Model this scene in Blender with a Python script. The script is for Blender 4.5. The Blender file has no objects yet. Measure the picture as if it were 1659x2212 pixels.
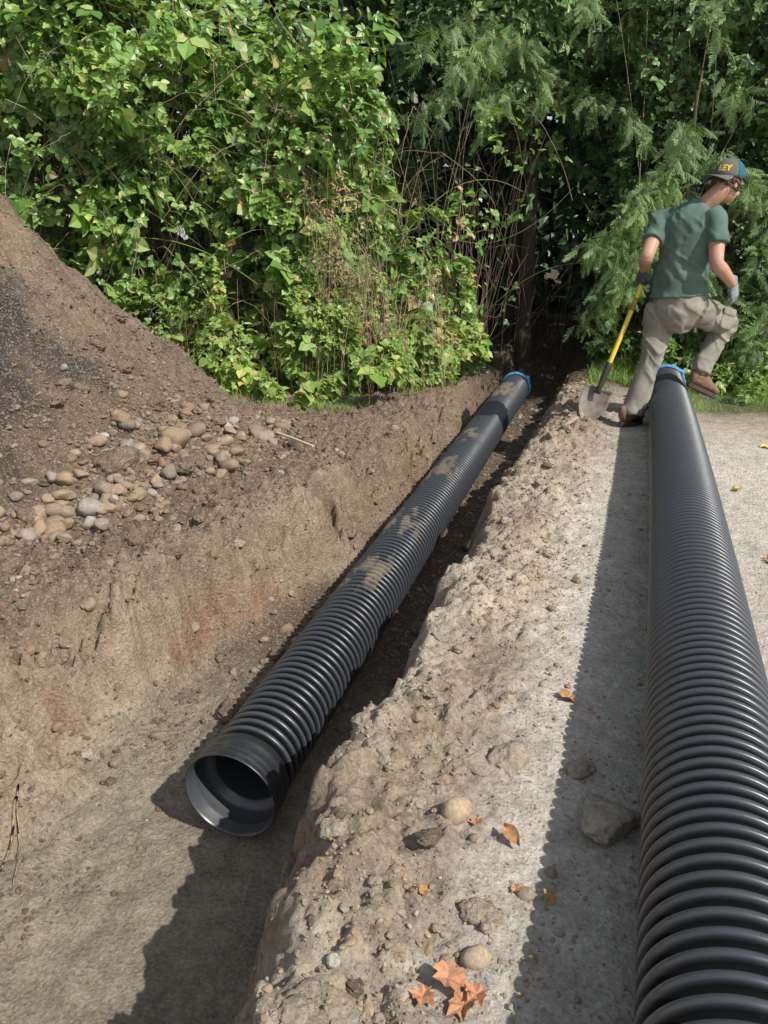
import bpy, math, random, numpy as np
from mathutils import Vector, Matrix
random.seed(5); rng=np.random.default_rng(11)
sc=bpy.context.scene
sc.view_settings.view_transform='Standard'; sc.view_settings.look='None'; sc.view_settings.exposure=0
COL=sc.collection
SUN=Vector((1.0,-.45,1.08)).normalized()
# ---------------------------------------------------------------- noise
def _h(ix,iy,iz,s):
    n=(ix*374761393+iy*668265263+iz*362437+s*6906911)&0xffffffff
    n=((n^(n>>13))*1274126177)&0xffffffff
    n=n^(n>>16)
    return n/4294967295.0
def vn3(x,y,z,s=0):
    x=np.asarray(x,float);y=np.asarray(y,float);z=np.asarray(z,float)+x*0
    i=np.floor(x).astype(np.int64);j=np.floor(y).astype(np.int64);k=np.floor(z).astype(np.int64)
    u=x-i;v=y-j;w=z-k
    u=u*u*(3-2*u);v=v*v*(3-2*v);w=w*w*(3-2*w)
    def g(a,b,c): return _h(i+a,j+b,k+c,s)
    a=g(0,0,0)*(1-u)+g(1,0,0)*u; b=g(0,1,0)*(1-u)+g(1,1,0)*u
    c=g(0,0,1)*(1-u)+g(1,0,1)*u; d=g(0,1,1)*(1-u)+g(1,1,1)*u
    return ((a*(1-v)+b*v)*(1-w)+(c*(1-v)+d*v)*w)*2-1
def vn2(x,y,s=0):
    x=np.asarray(x,float);y=np.asarray(y,float)
    i=np.floor(x).astype(np.int64);j=np.floor(y).astype(np.int64)
    u=x-i;v=y-j;u=u*u*(3-2*u);v=v*v*(3-2*v)
    def g(a,b): return _h(i+a,j+b,0*i,s)
    return ((g(0,0)*(1-u)+g(1,0)*u)*(1-v)+(g(0,1)*(1-u)+g(1,1)*u)*v)*2-1
def fbm(x,y,o=4,s=0):
    r=0;a=1;t=0
    for q in range(o):
        c,sn=math.cos(q*.7+.4),math.sin(q*.7+.4)
        r=r+a*vn2((x*c-y*sn)*2**q+q*17.3,(x*sn+y*c)*2**q+q*5.1,s+q);t+=a;a*=.5
    return r/t*1.3
def sm(a,b,t):
    t=np.clip((np.asarray(t,float)-a)/(b-a),0,1);return t*t*(3-2*t)
def lerp(a,b,t): return a+(b-a)*t
# camera-aligned helper frame for laying out (metres: across, away, up)
def W(X,F,z=0): return Vector((.951*X-.309*F,.309*X+.951*F,z))
# ---------------------------------------------------------------- terrain
def prof(x,y):
    n1=fbm(x*1.7,y*1.7,3,1)
    wl=sm(-1.2,-1.4,x); wr=sm(-1.0,-.85,x)*sm(-.2,-.5,x)
    xx=x+.05*n1+.03*fbm(x*5,y*5,3,5)+wl*(.10*fbm(x*3.1,y*3.1,2,15)+.03*fbm(x*9,y*9,2,16))+wr*(.035*fbm(x*4.3,y*4.3,2,17)+.03*fbm(x*14,y*14,3,18))
    L=lerp(-2.10,-1.60,sm(1.8,3.6,y))+.12*sm(5.2,7,y)
    l=lerp(-1.66,-1.36,sm(2,4,y))+.06*sm(5.5,7,y)
    nr_=sm(2.9,1.9,y)
    R=-.57+.06*nr_+.06*sm(1.4,.9,y); r=-.80+.06*nr_+.03*sm(1.4,.9,y)
    tl=np.clip((xx-L)/(l-L),0,1); tr=np.clip((R-xx)/(R-r),0,1)
    tl=np.clip(tl+.08*np.sin(tl*11+4*n1)*np.sin(np.pi*tl),0,1)
    e=lambda t:.50*t+.50*t*t*(3-2*t)
    t=e(tl)*e(tr)*(1-sm(8.4,10.5,y))
    return n1,xx,tl,tr,t
def heapd(x,y,n1): return 2.5-.96*(np.sqrt((x+5)**2+(y-3.8)**2)+.13*n1)
def height(x,y):
    x=np.asarray(x,float);y=np.asarray(y,float)
    n1,xx,tl,tr,t=prof(x,y)
    n2=fbm(x*8,y*8,4,2); n3=fbm(x*36,y*36,3,3); n4=fbm(x*18,y*18,3,9); n0=fbm(x*3.3,y*3.3,2,19)
    rough=sm(-.04,-.30,x+.10*n1+.07*n2)
    fl=-.575+.0455*np.clip(y-1.75,0,6.2)+.006*n2
    berm=np.exp(-((xx+.40)/.16)**2)*(.028+.04*n0)*sm(9,7,y)
    base=.01*n1+.01+berm+.28*sm(8,13,y)-.04*sm(-1.2,-1.4,x)*sm(-2.6,-2.2,x)*sm(7,5.5,y)
    edge=np.clip(1-np.abs(t-.4)/.6,0,1)
    z=base*(1-t)+fl*t
    dust=sm(-.25,.25,n0)
    z=z+rough*(1-.9*t)*((.010+.014*dust)*n2+(.010+.018*dust)*np.abs(n4)+(.005+.008*dust)*n3)+(1-rough)*(.004*n2+.002*n3)
    z=z+edge*rough*(.05*np.abs(n2)*(1+n1)+.05*np.abs(n4)-.035+.022*n3)
    lw=np.clip(1-np.abs(tl-.5)/.6,0,1)*sm(-1.2,-1.4,x)
    z=z+lw*(.085*fbm(x*3.6,y*3.6,2,61)-.12*np.clip(fbm(x*6,y*6,2,62)-.2,0,1)+.045*np.abs(n4)+.035*n2+.014*n3)
    hz=heapd(x,y,n1)
    k=14.0
    hh=np.clip(k*(hz-z),-40,40)
    z2=z+np.log1p(np.exp(hh))/k
    hm=sm(-.1,.3,hz)
    z2=z2+hm*(.055*n2+.02*n3+.06*n1+.03*np.abs(n4)+.05*n0)
    return z2
def hp(x,y): return float(height(np.array([x]),np.array([y]))[0])
def seg(a,b,st): return list(np.arange(a,b,st))
def geo(a,end,st,f):
    o=[];v=a
    while abs(v-a)<abs(end-a): v+=st; st*=f; o.append(v)
    return o
xs=geo(-6,-90,-.1,1.25)[::-1]+seg(-6,-3.3,.03)+seg(-3.3,1.2,.010)+seg(1.2,4,.05)+[4]+geo(4,90,.1,1.25)
ys=geo(-1,-40,-.2,1.3)[::-1]+seg(-1,.55,.06)+seg(.55,4,.010)+seg(4,8.5,.02)+seg(8.5,13,.08)+[13]+geo(13,90,.15,1.25)
xs=np.array(xs);ys=np.array(ys)
GX,GY=np.meshgrid(xs,ys); gx=GX.ravel();gy=GY.ravel()
gz=height(gx,gy)
def mk_mesh(name,V,F,smooth=True):
    V=np.asarray(V,np.float32);F=np.asarray(F,np.int32)
    me=bpy.data.meshes.new(name); k=F.shape[1]
    me.vertices.add(len(V));me.vertices.foreach_set('co',V.ravel())
    me.loops.add(F.size);me.loops.foreach_set('vertex_index',F.ravel())
    me.polygons.add(len(F));me.polygons.foreach_set('loop_start',np.arange(len(F),dtype=np.int32)*k)
    me.polygons.foreach_set('loop_total',np.full(len(F),k,np.int32))
    me.update(calc_edges=True)
    me.polygons.foreach_set('use_smooth',np.full(len(F),smooth))
    me.update()
    return me
def mk_obj(name,me,mat=None,parent=None,**kw):
    o=bpy.data.objects.new(name,me);COL.objects.link(o)
    if mat is not None and me is not None and not me.materials: me.materials.append(mat)
    if parent: o.parent=parent
    for k,v in kw.items(): o[k]=v
    return o
def empty(name,loc,**kw):
    o=bpy.data.objects.new(name,None);COL.objects.link(o);o.location=loc;o.empty_display_size=.1
    for k,v in kw.items(): o[k]=v
    return o
def reparent(o,p):
    o.parent=p; o.matrix_parent_inverse=Matrix.Translation(-Vector(p.location)) if p.type=='EMPTY' else Matrix.Identity(4)
nx,ny=len(xs),len(ys)
ii=np.arange(nx-1)[None,:]+np.arange(ny-1)[:,None]*nx
Fq=np.stack([ii,ii+1,ii+nx+1,ii+nx],-1).reshape(-1,4)
gme=mk_mesh('ground',np.stack([gx,gy,gz],1),Fq)
# zone colours
n1,xx,tl,tr,t=prof(gx,gy)
def C(*c): return np.array(c)
m1=fbm(gx*2.2,gy*2.2,4,21)[:,None]; m2=fbm(gx*6,gy*6,4,22)[:,None]; m3=fbm(gx*1.1,gy*1.1,3,23)[:,None]
path=C(.59,.54,.465)*(1+.10*m2); bermc=C(.46,.39,.305)*(1+.18*m2)
bank=C(.22,.16,.11)*(1+.25*m2)
pf=sm(-.36,-.14,gx+.12*m1[:,0]+.06*m2[:,0])[:,None]
col=bermc*(1-pf)+path*pf
brn=(sm(.0,.5,m1[:,0]+.4*m2[:,0])*sm(-.1,-.3,gx))[:,None]
col=col*(1-.6*brn)+C(.25,.18,.12)*.6*brn
farp=(sm(3.4,5.4,gy+.5*m1[:,0])*sm(.1,-.25,gx))[:,None]
col=col*(1-.7*farp)+C(.27,.195,.135)*.7*farp
rp=(sm(4.7,6.2,gy+.5*m1[:,0])*sm(0,.4,gx))[:,None]
col=col*(1-.7*rp)+C(.30,.225,.16)*.7*rp
lf=sm(-1.1,-1.3,gx)[:,None]
nearL=sm(3.9,2.4,gy+.7*m1[:,0])[:,None]
tan=C(.37,.295,.215)*(1+.22*m2); rim=lerp(bank,tan,nearL*.8)
col=col*(1-lf)+rim*lf
darkb=(sm(-1.75,-2.1,gx+.16*m1[:,0])*sm(1.5,2.4,gy))[:,None]
col=col*(1-darkb)+C(.18,.13,.09)*(1+.2*m2)*darkb
lip=(np.exp(-((tl-.14)/.17)**2)*(gx<-1.15)*sm(-.3,.25,m2[:,0]+m1[:,0]*.6))[:,None]
col=col*(1-.7*lip)+C(.14,.098,.066)*.7*lip
wl=(np.exp(-((tl-.68)/.24)**2)*(gx<-1.15))[:,None]
org=sm(-.05,.4,m1[:,0]+.35*m3[:,0]+.4*m2[:,0])[:,None]*wl
col=col*(1-.8*org)+C(.215,.115,.066)*.8*org
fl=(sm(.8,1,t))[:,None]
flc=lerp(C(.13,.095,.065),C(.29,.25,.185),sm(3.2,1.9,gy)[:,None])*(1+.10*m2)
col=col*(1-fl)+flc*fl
rw=((t>.08)*(gx>-1.0)*(t<.95)).astype(float)[:,None]
col=col*(1-.35*rw)+C(.24,.175,.12)*.35*rw
hz=heapd(gx,gy,n1); hm=sm(-.15,.15,hz)[:,None]
dk=np.exp(-(((gx+3.4)/.6)**2+((gy-2.95)/.8)**2))
hc=lerp(C(.195,.14,.098),C(.055,.047,.040),sm(.2,.6,dk+.3*m1[:,0]+.25*m2[:,0])[:,None])*(1+.28*m2)
low=sm(.9,.3,gz)[:,None]*.4
hc=hc*(1-low)+C(.11,.085,.062)*low
col=col*(1-hm)+hc*hm
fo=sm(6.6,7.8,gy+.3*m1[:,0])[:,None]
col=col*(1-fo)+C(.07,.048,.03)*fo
grz=(sm(6.1,6.6,gy+.25*m1[:,0])*sm(.3,.7,gx))[:,None]
col=col*(1-grz)+C(.10,.11,.045)*grz
col=np.clip(col,.01,1)
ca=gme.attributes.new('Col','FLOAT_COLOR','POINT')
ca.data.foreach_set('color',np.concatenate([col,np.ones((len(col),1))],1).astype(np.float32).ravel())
# ---------------------------------------------------------------- materials
class NT:
    def __init__(s,name):
        s.m=bpy.data.materials.new(name);s.m.use_nodes=True;s.n=s.m.node_tree.nodes;s.l=s.m.node_tree.links
        s.b=s.n['Principled BSDF'];s.out=s.n['Material Output']
    def node(s,t,**kw):
        n=s.n.new(t)
        for k,v in kw.items(): setattr(n,k,v)
        return n
    def lk(s,a,b): s.l.new(a,b)
    def noise(s,scale,detail=6,rough=.6,co=None):
        n=s.node('ShaderNodeTexNoise');n.inputs['Scale'].default_value=scale;n.inputs['Detail'].default_value=detail;n.inputs['Roughness'].default_value=rough
        if co is not None: s.lk(co,n.inputs['Vector'])
        return n
    def ramp(s,inp,stops):
        r=s.node('ShaderNodeValToRGB');e=r.color_ramp.elements
        while len(e)<len(stops): e.new(.5)
        for a,(p,c) in zip(e,stops): a.position=p;a.color=(*c,1)
        s.lk(inp,r.inputs[0]);return r.outputs[0]
    def mix(s,f,a,b,mode='MIX'):
        m=s.node('ShaderNodeMix',data_type='RGBA',blend_type=mode)
        for sock,v in ((m.inputs[0],f),(m.inputs[6],a),(m.inputs[7],b)):
            if isinstance(v,(int,float)): sock.default_value=v
            elif isinstance(v,tuple): sock.default_value=(*v,1)
            else: s.lk(v,sock)
        return m.outputs[2]
    def bump(s,h,st,dist,prev=None):
        b=s.node('ShaderNodeBump');b.inputs['Strength'].default_value=st;b.inputs['Distance'].default_value=dist
        s.lk(h,b.inputs['Height'])
        if prev is not None: s.lk(prev,b.inputs['Normal'])
        return b.outputs[0]
    def co(s,k='Object'): 
        return s.node('ShaderNodeTexCoord').outputs[k]
    def pos(s): return s.node('ShaderNodeNewGeometry').outputs['Position']
def soilmat(name,attr=True,base=(.2,.15,.1)):
    t=NT(name);co=t.pos()
    if attr:
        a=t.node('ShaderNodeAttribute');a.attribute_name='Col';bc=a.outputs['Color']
    else: bc=base
    nf=t.noise(70,8,.7,co); nm=t.noise(14,6,.6,co); vo=t.node('ShaderNodeTexVoronoi');vo.inputs['Scale'].default_value=95;t.lk(co,vo.inputs['Vector'])
    f=t.ramp(nf.outputs[0],[(.25,(.58,.54,.51)),(.5,(1.0,1.0,1.0)),(.75,(1.4,1.38,1.35))])
    c=t.mix(1.0,bc,f,'MULTIPLY')
    g=t.ramp(nm.outputs[0],[(.3,(.76,.74,.72)),(.7,(1.18,1.18,1.18))])
    c=t.mix(1.0,c,g,'MULTIPLY')
    v2=t.node('ShaderNodeTexVoronoi');v2.inputs['Scale'].default_value=150;t.lk(co,v2.inputs['Vector'])
    sp=t.node('ShaderNodeSeparateColor');t.lk(v2.outputs['Color'],sp.inputs[0])
    mk=t.ramp(sp.outputs[0],[(.80,(0,0,0)),(.84,(1,1,1))])
    c=t.mix(.30,c,t.mix(mk,c,(.46,.43,.39))) 
    t.lk(c,t.b.inputs['Base Color']);t.b.inputs['Roughness'].default_value=.95;t.b.inputs['Specular IOR Level'].default_value=.15
    n=t.bump(vo.outputs['Distance'],.6,.006); n=t.bump(nf.outputs[0],1.0,.013,n); n=t.bump(nm.outputs[0],.5,.02,n)
    t.lk(n,t.b.inputs['Normal']);return t.m
M_ground=soilmat('soil_ground')
gme.materials.append(M_ground)
ground=mk_obj('ground',gme,None,kind='structure')
def stonemat(name,obj,dark=1.0):
    t=NT(name);co=t.pos()
    if obj: r=t.node('ShaderNodeObjectInfo').outputs['Random']
    else: r=t.node('ShaderNodeNewGeometry').outputs['Random Per Island']
    P=[(0,(.25,.185,.125)),(.2,(.28,.24,.195)),(.38,(.34,.255,.17)),(.52,(.17,.15,.13)),(.66,(.35,.285,.21)),(.8,(.25,.155,.10)),(.92,(.30,.29,.27)),(1,(.48,.44,.38))]
    c=t.ramp(r,[(p,tuple(q*dark for q in cc)) for p,cc in P])
    nn=t.noise(110,6,.65,co)
    c=t.mix(1.0,c,t.ramp(nn.outputs[0],[(.3,(.65,.60,.55)),(.7,(1.25,1.2,1.1))]),'MULTIPLY')
    dn=t.noise(28,4,.6,co);c=t.mix(t.ramp(dn.outputs[0],[(.42,(0,0,0)),(.68,(.7,.7,.7))]),c,(.24*dark,.18*dark,.13*dark))
    t.lk(c,t.b.inputs['Base Color']);t.b.inputs['Roughness'].default_value=.85;t.b.inputs['Specular IOR Level'].default_value=.25
    t.lk(t.bump(nn.outputs[0],.5,.003),t.b.inputs['Normal']);return t.m
M_stone=stonemat('stone_surface',True);M_gravel=stonemat('gravel_surface',False,1.15);M_graveld=stonemat('heap_gravel_surface',False,.8)
M_clod=soilmat('clod_soil',False,(.42,.35,.27));M_clodb=soilmat('brown_crumb',False,(.19,.14,.10));M_slab=soilmat('slab_soil',False,(.50,.43,.34))
def leafmat(name,stops,trans=.35,rough=.5,under=(.25,.33,.18)):
    t=NT(name);g=t.node('ShaderNodeNewGeometry')
    c=t.ramp(g.outputs['Random Per Island'],stops)
    n=t.noise(1.3,3,.5,t.co())
    c=t.mix(1.0,c,t.ramp(n.outputs[0],[(.3,(.66,.75,.78)),(.7,(1.4,1.28,1.0))]),'MULTIPLY')
    cb=t.mix(.35,c,under)
    cc=t.mix(g.outputs['Backfacing'],c,cb)
    t.lk(cc,t.b.inputs['Base Color']);t.b.inputs['Roughness'].default_value=rough;t.b.inputs['Specular IOR Level'].default_value=.5
    if trans:
        tr=t.node('ShaderNodeBsdfTranslucent');t.lk(t.mix(1.0,c,(1.5,1.6,.6),'MULTIPLY'),tr.inputs[0])
        ms=t.node('ShaderNodeMixShader');ms.inputs[0].default_value=trans
        t.lk(t.b.outputs[0],ms.inputs[1]);t.lk(tr.outputs[0],ms.inputs[2]);t.lk(ms.outputs[0],t.out.inputs[0])
    return t.m
M_bram=leafmat('bramble_leaf',[(0,(.085,.18,.045)),(.35,(.15,.28,.07)),(.7,(.23,.37,.11)),(.90,(.36,.45,.17)),(.96,(.50,.52,.34)),(1,(.38,.28,.15))],.27,.40)
M_bramY=leafmat('sprout_leaf',[(0,(.14,.26,.06)),(.5,(.24,.37,.10)),(.85,(.38,.46,.16)),(1,(.5,.38,.18))],.28)
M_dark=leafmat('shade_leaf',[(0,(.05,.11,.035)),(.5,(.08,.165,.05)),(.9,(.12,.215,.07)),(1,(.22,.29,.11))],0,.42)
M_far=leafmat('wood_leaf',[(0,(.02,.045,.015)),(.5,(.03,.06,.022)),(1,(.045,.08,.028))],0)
M_cedar=leafmat('cedar_leaf',[(0,(.12,.23,.09)),(.5,(.19,.32,.13)),(1,(.30,.42,.16))],.25,.6)
M_dry=leafmat('dry_leaf',[(0,(.24,.16,.08)),(.5,(.34,.25,.13)),(1,(.42,.35,.2))],0,.7,(.3,.22,.12))
M_grass=leafmat('grass_blade',[(0,(.14,.26,.05)),(.6,(.23,.37,.08)),(.9,(.34,.43,.12)),(1,(.44,.40,.2))],.3)
def simple(name,col,rough=.6,nscale=40,var=.25,bump=.2,bd=.003,metal=0,spec=.4,stretch=None):
    t=NT(name);co=t.co()
    if stretch:
        mp=t.node('ShaderNodeMapping');mp.inputs['Scale'].default_value=stretch;t.lk(co,mp.inputs[0]);co=mp.outputs[0]
    n=t.noise(nscale,6,.65,co)
    a=1-var;b=1+var
    c=t.mix(1.0,col,t.ramp(n.outputs[0],[(.28,(a,a,a)),(.72,(b,b,b))]),'MULTIPLY')
    t.lk(c,t.b.inputs['Base Color']);t.b.inputs['Roughness'].default_value=rough;t.b.inputs['Metallic'].default_value=metal;t.b.inputs['Specular IOR Level'].default_value=spec
    if bump: t.lk(t.bump(n.outputs[0],bump,bd),t.b.inputs['Normal'])
    return t.m
M_cane=simple('dry_cane',(.36,.27,.175),.8,30,.4)
M_caned=simple('shaded_cane',(.17,.12,.08),.8,30,.4)  # darker copy of the dry cane, the hollow's shade put into its colour
M_canegr=simple('green_cane',(.24,.32,.09),.6,30,.3)
M_canered=simple('red_cane',(.20,.12,.06),.6,30,.3)
M_bark=simple('tree_bark',(.09,.068,.052),.95,9,.5,1,.02,0,.1,(1,1,.2))
# ---------------------------------------------------------------- instancing into one mesh
def rot_frames(nrm,tip):
    nrm=nrm/np.linalg.norm(nrm,axis=1,keepdims=True)
    tip=tip-(tip*nrm).sum(1,keepdims=True)*nrm
    tip=tip/(np.linalg.norm(tip,axis=1,keepdims=True)+1e-9)
    sx=np.cross(tip,nrm)
    return np.stack([sx,tip,nrm],2)
def inst(name,tV,tF,R,pos,scale,smooth=False):
    tV=np.asarray(tV,float);tF=np.asarray(tF,int)
    V=np.einsum('nij,kj->nki',R,tV)*np.asarray(scale)[:,None,None]
    V=V+pos[:,None,:]
    N=len(pos)
    F=(tF[None]+(np.arange(N)*len(tV))[:,None,None]).reshape(-1,tF.shape[1])
    return V.reshape(-1,3),F
def leaflet(w=.27,L=1.0):
    V=[(0,0,0),(0,.5,-.05),(0,1,-.12),(-w,.28,.04),(-w*.95,.62,.03),(-w*.42,.86,-.03),(w,.28,.04),(w*.95,.62,.03),(w*.42,.86,-.03)]
    F=[(0,1,4,3),(1,2,5,4),(1,0,6,7),(2,1,7,8)]
    return np.array(V)*L,np.array(F)
def compound(angles,lens,w=.3):
    Vs=[];Fs=[]
    for i,(a,l) in enumerate(zip(angles,lens)):
        V,F=leaflet(w,l);a=math.radians(a)
        R=np.array([[math.cos(a),-math.sin(a),0],[math.sin(a),math.cos(a),0],[0,0,1]])
        V=V@R.T; V[:,1]+= .12; V[:,2]+=.03*i
        Vs.append(V);Fs.append(F+9*i)
    return np.concatenate(Vs),np.concatenate(Fs)
T3=compound([0,78,-74],[1,.8,.78],.35);T5=compound([0,48,-50,105,-100],[1,.85,.85,.6,.6],.26);T1=compound([0,100,-95,10],[1,.5,.5,.2],.16)
def unit(n):
    v=rng.normal(size=(n,3));return v/np.linalg.norm(v,axis=1,keepdims=True)
def lobe_leaves(lobes,n,size,T=None,upb=.45,shell=(.72,1.06),sunb=.3,rnd=.75,gap=-.30):
    lo=np.array([[*l[0],l[1],l[2]] for l in lobes])
    wgt=lo[:,3]*lo[:,4];idx=rng.choice(len(lo),n,p=wgt/wgt.sum())
    d=unit(n);fr=rng.uniform(shell[0],shell[1],n)[:,None]
    rr=np.stack([lo[idx,3],lo[idx,3],lo[idx,4]],1)
    p=lo[idx,:3]+d*rr*fr
    q=.28*np.stack([vn3(p[:,0]*2.3,p[:,1]*2.3,p[:,2]*2.3,3+k) for k in range(3)],1)
    cl=vn3(p[:,0]*3,p[:,1]*3,p[:,2]*3,44)+.4*vn3(p[:,0]*7,p[:,1]*7,p[:,2]*7,45)
    mn=np.full(n,9.)
    for l in lo:
        dd=np.sqrt((((p-l[:3])/np.array([l[3],l[3],l[4]]))**2).sum(1));mn=np.minimum(mn,dd)
    keep=(mn>.6)&(p[:,2]>.03)&(cl>gap)
    p=(p+q)[keep];d=d[keep];m=len(p)
    nr=d*.5+np.array([0,0,upb])+np.array(SUN)*sunb+unit(m)*rnd
    tip=d*.8+unit(m)*.8+np.array([0,0,-.35])
    s=size*np.exp(rng.normal(0,.38,m))
    T=T or T3
    return inst('x',T[0],T[1],rot_frames(nr,tip),p,s)
def joinVF(L):
    Vs=[];Fs=[];o=0
    for V,F in L: Vs.append(V);Fs.append(np.asarray(F)+o);o+=len(V)
    return np.concatenate(Vs),np.concatenate(Fs)
def canes(starts,ends,sag,r=.004,nseg=10,wig=.05):
    out=[]
    for a,b,s in zip(starts,ends,sag):
        a=np.array(a);b=np.array(b);tt=np.linspace(0,1,nseg)[:,None]
        P=a*(1-tt)+b*tt; P[:,2]+=4*s*tt[:,0]*(1-tt[:,0])
        P+=wig*np.cumsum(rng.normal(size=P.shape),0)/nseg
        T=np.gradient(P,axis=0);T/=np.linalg.norm(T,axis=1,keepdims=True)
        u=np.cross(T,[.3,.2,1.]);u/=np.linalg.norm(u,axis=1,keepdims=True)+1e-9;v=np.cross(T,u)
        rad=r*rng.uniform(.5,1.5)*np.linspace(1,.45,nseg)[:,None]
        V=np.stack([P+rad*(u*math.cos(q)+v*math.sin(q)) for q in (0,2.09,4.19)],1).reshape(-1,3)
        F=[]
        for i in range(nseg-1):
            for k in range(3):
                F.append((i*3+k,i*3+(k+1)%3,(i+1)*3+(k+1)%3,(i+1)*3+k))
        out.append((V,np.array(F)))
    return joinVF(out)
def plant(name,base,label,cat,leaves,mat,stems=None,smat=None,group=None,sname='cane',lname='foliage'):
    e=empty(name,base,label=label,category=cat)
    if group: e['group']=group
    V,F=leaves
    o=mk_obj(lname,mk_mesh(lname,V-np.array(base),F,False),mat,e)
    if stems is not None:
        V,F=stems;mk_obj(sname,mk_mesh(sname,V-np.array(base),F,True),smat,e)
    return e
def stack(Xc,Fc,top,w,n,zlo=.3,r=(.38,.68),lean=0):
    L=[]
    for i in range(n):
        z=zlo+(top-zlo)*(i+.5)/n+random.uniform(-.15,.15)
        rr=random.uniform(*r)
        L.append((W(Xc+random.uniform(-w,w),Fc+random.uniform(-.3,.3)-lean*math.sin(math.pi*min(1,z/top)),z),rr,rr*.85))
    return L
def bushcanes(Xc,Fc,top,w,n,mat_r=.005,spread=.6,fr=(-1.2,.4)):
    st=[];en=[];sg=[]
    for i in range(n):
        a=W(Xc+random.uniform(-w,w),Fc+random.uniform(-.5,.5),0.02)
        b=W(Xc+random.uniform(-w-spread,w+spread),Fc+random.uniform(*fr),random.uniform(.2,top))
        st.append(a);en.append(b);sg.append(random.uniform(.1,.8))
    return canes(st,en,sg,mat_r)
BL='dense blackberry bush with sunlit serrated leaves and arching canes'
for (X,F,top,w,n,N,lean) in [(-4.5,8.1,4.3,.5,15,5000,.35),(-3.3,8.0,4.3,.5,15,5900,.4),(-2.1,7.9,3.9,.5,14,5900,.5),(-1.0,7.9,3.0,.45,12,5200,.4),(-.35,8.05,2.6,.35,10,3900,.15)]:
    lb=stack(X,F,top,w,n,lean=lean)
    A=lobe_leaves(lb,N,.076,T3);B=lobe_leaves(lb,N//2,.074,T5)
    cn=[bushcanes(X,F,top,w,80,.0045)]
    st=[];en=[];sg=[]
    for i in range(34):
        z=random.uniform(.5,top);Xa=X+random.uniform(-.7,.7)
        st.append(W(Xa,F-.75,z));en.append(W(Xa+random.uniform(-.9,.9),F-random.uniform(.95,1.3),max(.15,z+random.uniform(-.8,.5))));sg.append(random.uniform(.02,.22))
    cn.append(canes(st,en,sg,.003,12,.12))
    plant('blackberry_bush',W(X,F,0),BL,'bush',joinVF([A,B]),M_bram,joinVF(cn),M_cane,'blackberry bushes along the trench')
for (X,F,top,w,n,N,r) in [(-1.75,7.25,.9,.3,5,900,(.2,.32)),(-.9,7.15,1.35,.3,7,1400,(.22,.36)),(-.3,7.2,1.5,.25,7,1400,(.2,.34)),(.3,7.5,1.35,.2,7,1200,(.18,.3)),(.58,7.9,1.0,.12,5,700,(.15,.25)),(-1.35,6.7,.42,.3,4,500,(.14,.22)),(-.75,6.45,.28,.25,4,420,(.10,.18)),(-.2,6.5,.42,.4,6,700,(.12,.22)),(.25,6.6,.34,.2,4,400,(.10,.18)),(.45,7.05,.6,.2,4,450,(.13,.2)),(-1.85,6.7,.35,.2,3,300,(.1,.18))]:
    lb=stack(X,F,top,w,n,.08,r)
    A=lobe_leaves(lb,N,.058,T3);B=lobe_leaves(lb,N,.048,T1)
    plant('bramble_sprout',W(X,F,0),'young yellow-green bramble sprout on the trench bank','shrub',joinVF([A,B]),M_bramY,bushcanes(X,F,top,w,8,.0025,.1,(-.2,.3)),M_canered,'young bramble sprouts')
for (X,F,top) in [(-.45,6.95,1.55),(-.05,6.95,1.25),(.45,7.2,1.0),(-.25,6.85,1.7),(-.6,7.0,2.3),(.15,7.0,.8)]:
    lb=stack(X,F,top,.18,6,.4,(.12,.24))
    plant('dry_weed',W(X,F,0),'dry seeding tan weed among green brambles','weed',lobe_leaves(lb,900,.033,T1,shell=(.2,1.1)),M_dry,bushcanes(X,F,top,.14,34,.002,.1,(-.2,.3)),M_cane,'dry weeds')
for (X,F,top,w,n,N) in [(2.9,8.9,4.2,.22,12,2800),(3.5,8.8,4.4,.5,14,3800),(4.4,8.4,4.4,.5,14,3800),(5.5,8.3,4.2,.5,12,2400),(3.4,8.1,1.4,.4,7,1200),(4.2,7.6,1.3,.6,8,1500)]:
    lb=stack(X,F,top,w,n)
    A=lobe_leaves(lb,N,.072,T3);B=lobe_leaves(lb,N//3,.068,T5)
    plant('shrub',W(X,F,0),'green leafy shrub at the edge of the wood','bush',joinVF([A,B]),M_dark,bushcanes(X,F,top,w,25),M_cane,'green shrubs at the wood edge')
for (X,F,top) in [(3.0,7.2,.40),(3.5,7.0,.32),(4.0,6.8,.3),(3.3,6.6,.18),(2.9,6.75,.2),(2.45,7.6,.35),(3.8,7.25,.5),(2.2,8.1,.45),(2.6,7.0,.25)]:
    lb=stack(X,F,top,.22,4,.05,(.09,.17))
    plant('leafy_weed',W(X,F,0),'low green weed in the rough grass','weed',joinVF([lobe_leaves(lb,220,.045,T3),lobe_leaves(lb,700,.045,T1)]),M_bram,None,None,'low weeds in the grass')
def tube_np(P,r,seg=10):
    P=np.array(P,float);n=len(P);T=np.gradient(P,axis=0);T/=np.linalg.norm(T,axis=1,keepdims=True)
    ref=np.array([1,.1,.05]);u=np.cross(T,ref);u/=np.linalg.norm(u,axis=1,keepdims=True);v=np.cross(T,u)
    r=np.array(r)[:,None];V=np.stack([P+r*(u*math.cos(a)+v*math.sin(a)) for a in np.linspace(0,2*math.pi,seg,endpoint=False)],1).reshape(-1,3)
    F=[(i*seg+k,i*seg+(k+1)%seg,(i+1)*seg+(k+1)%seg,(i+1)*seg+k) for i in range(n-1) for k in range(seg)]
    return V,np.array(F)
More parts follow.
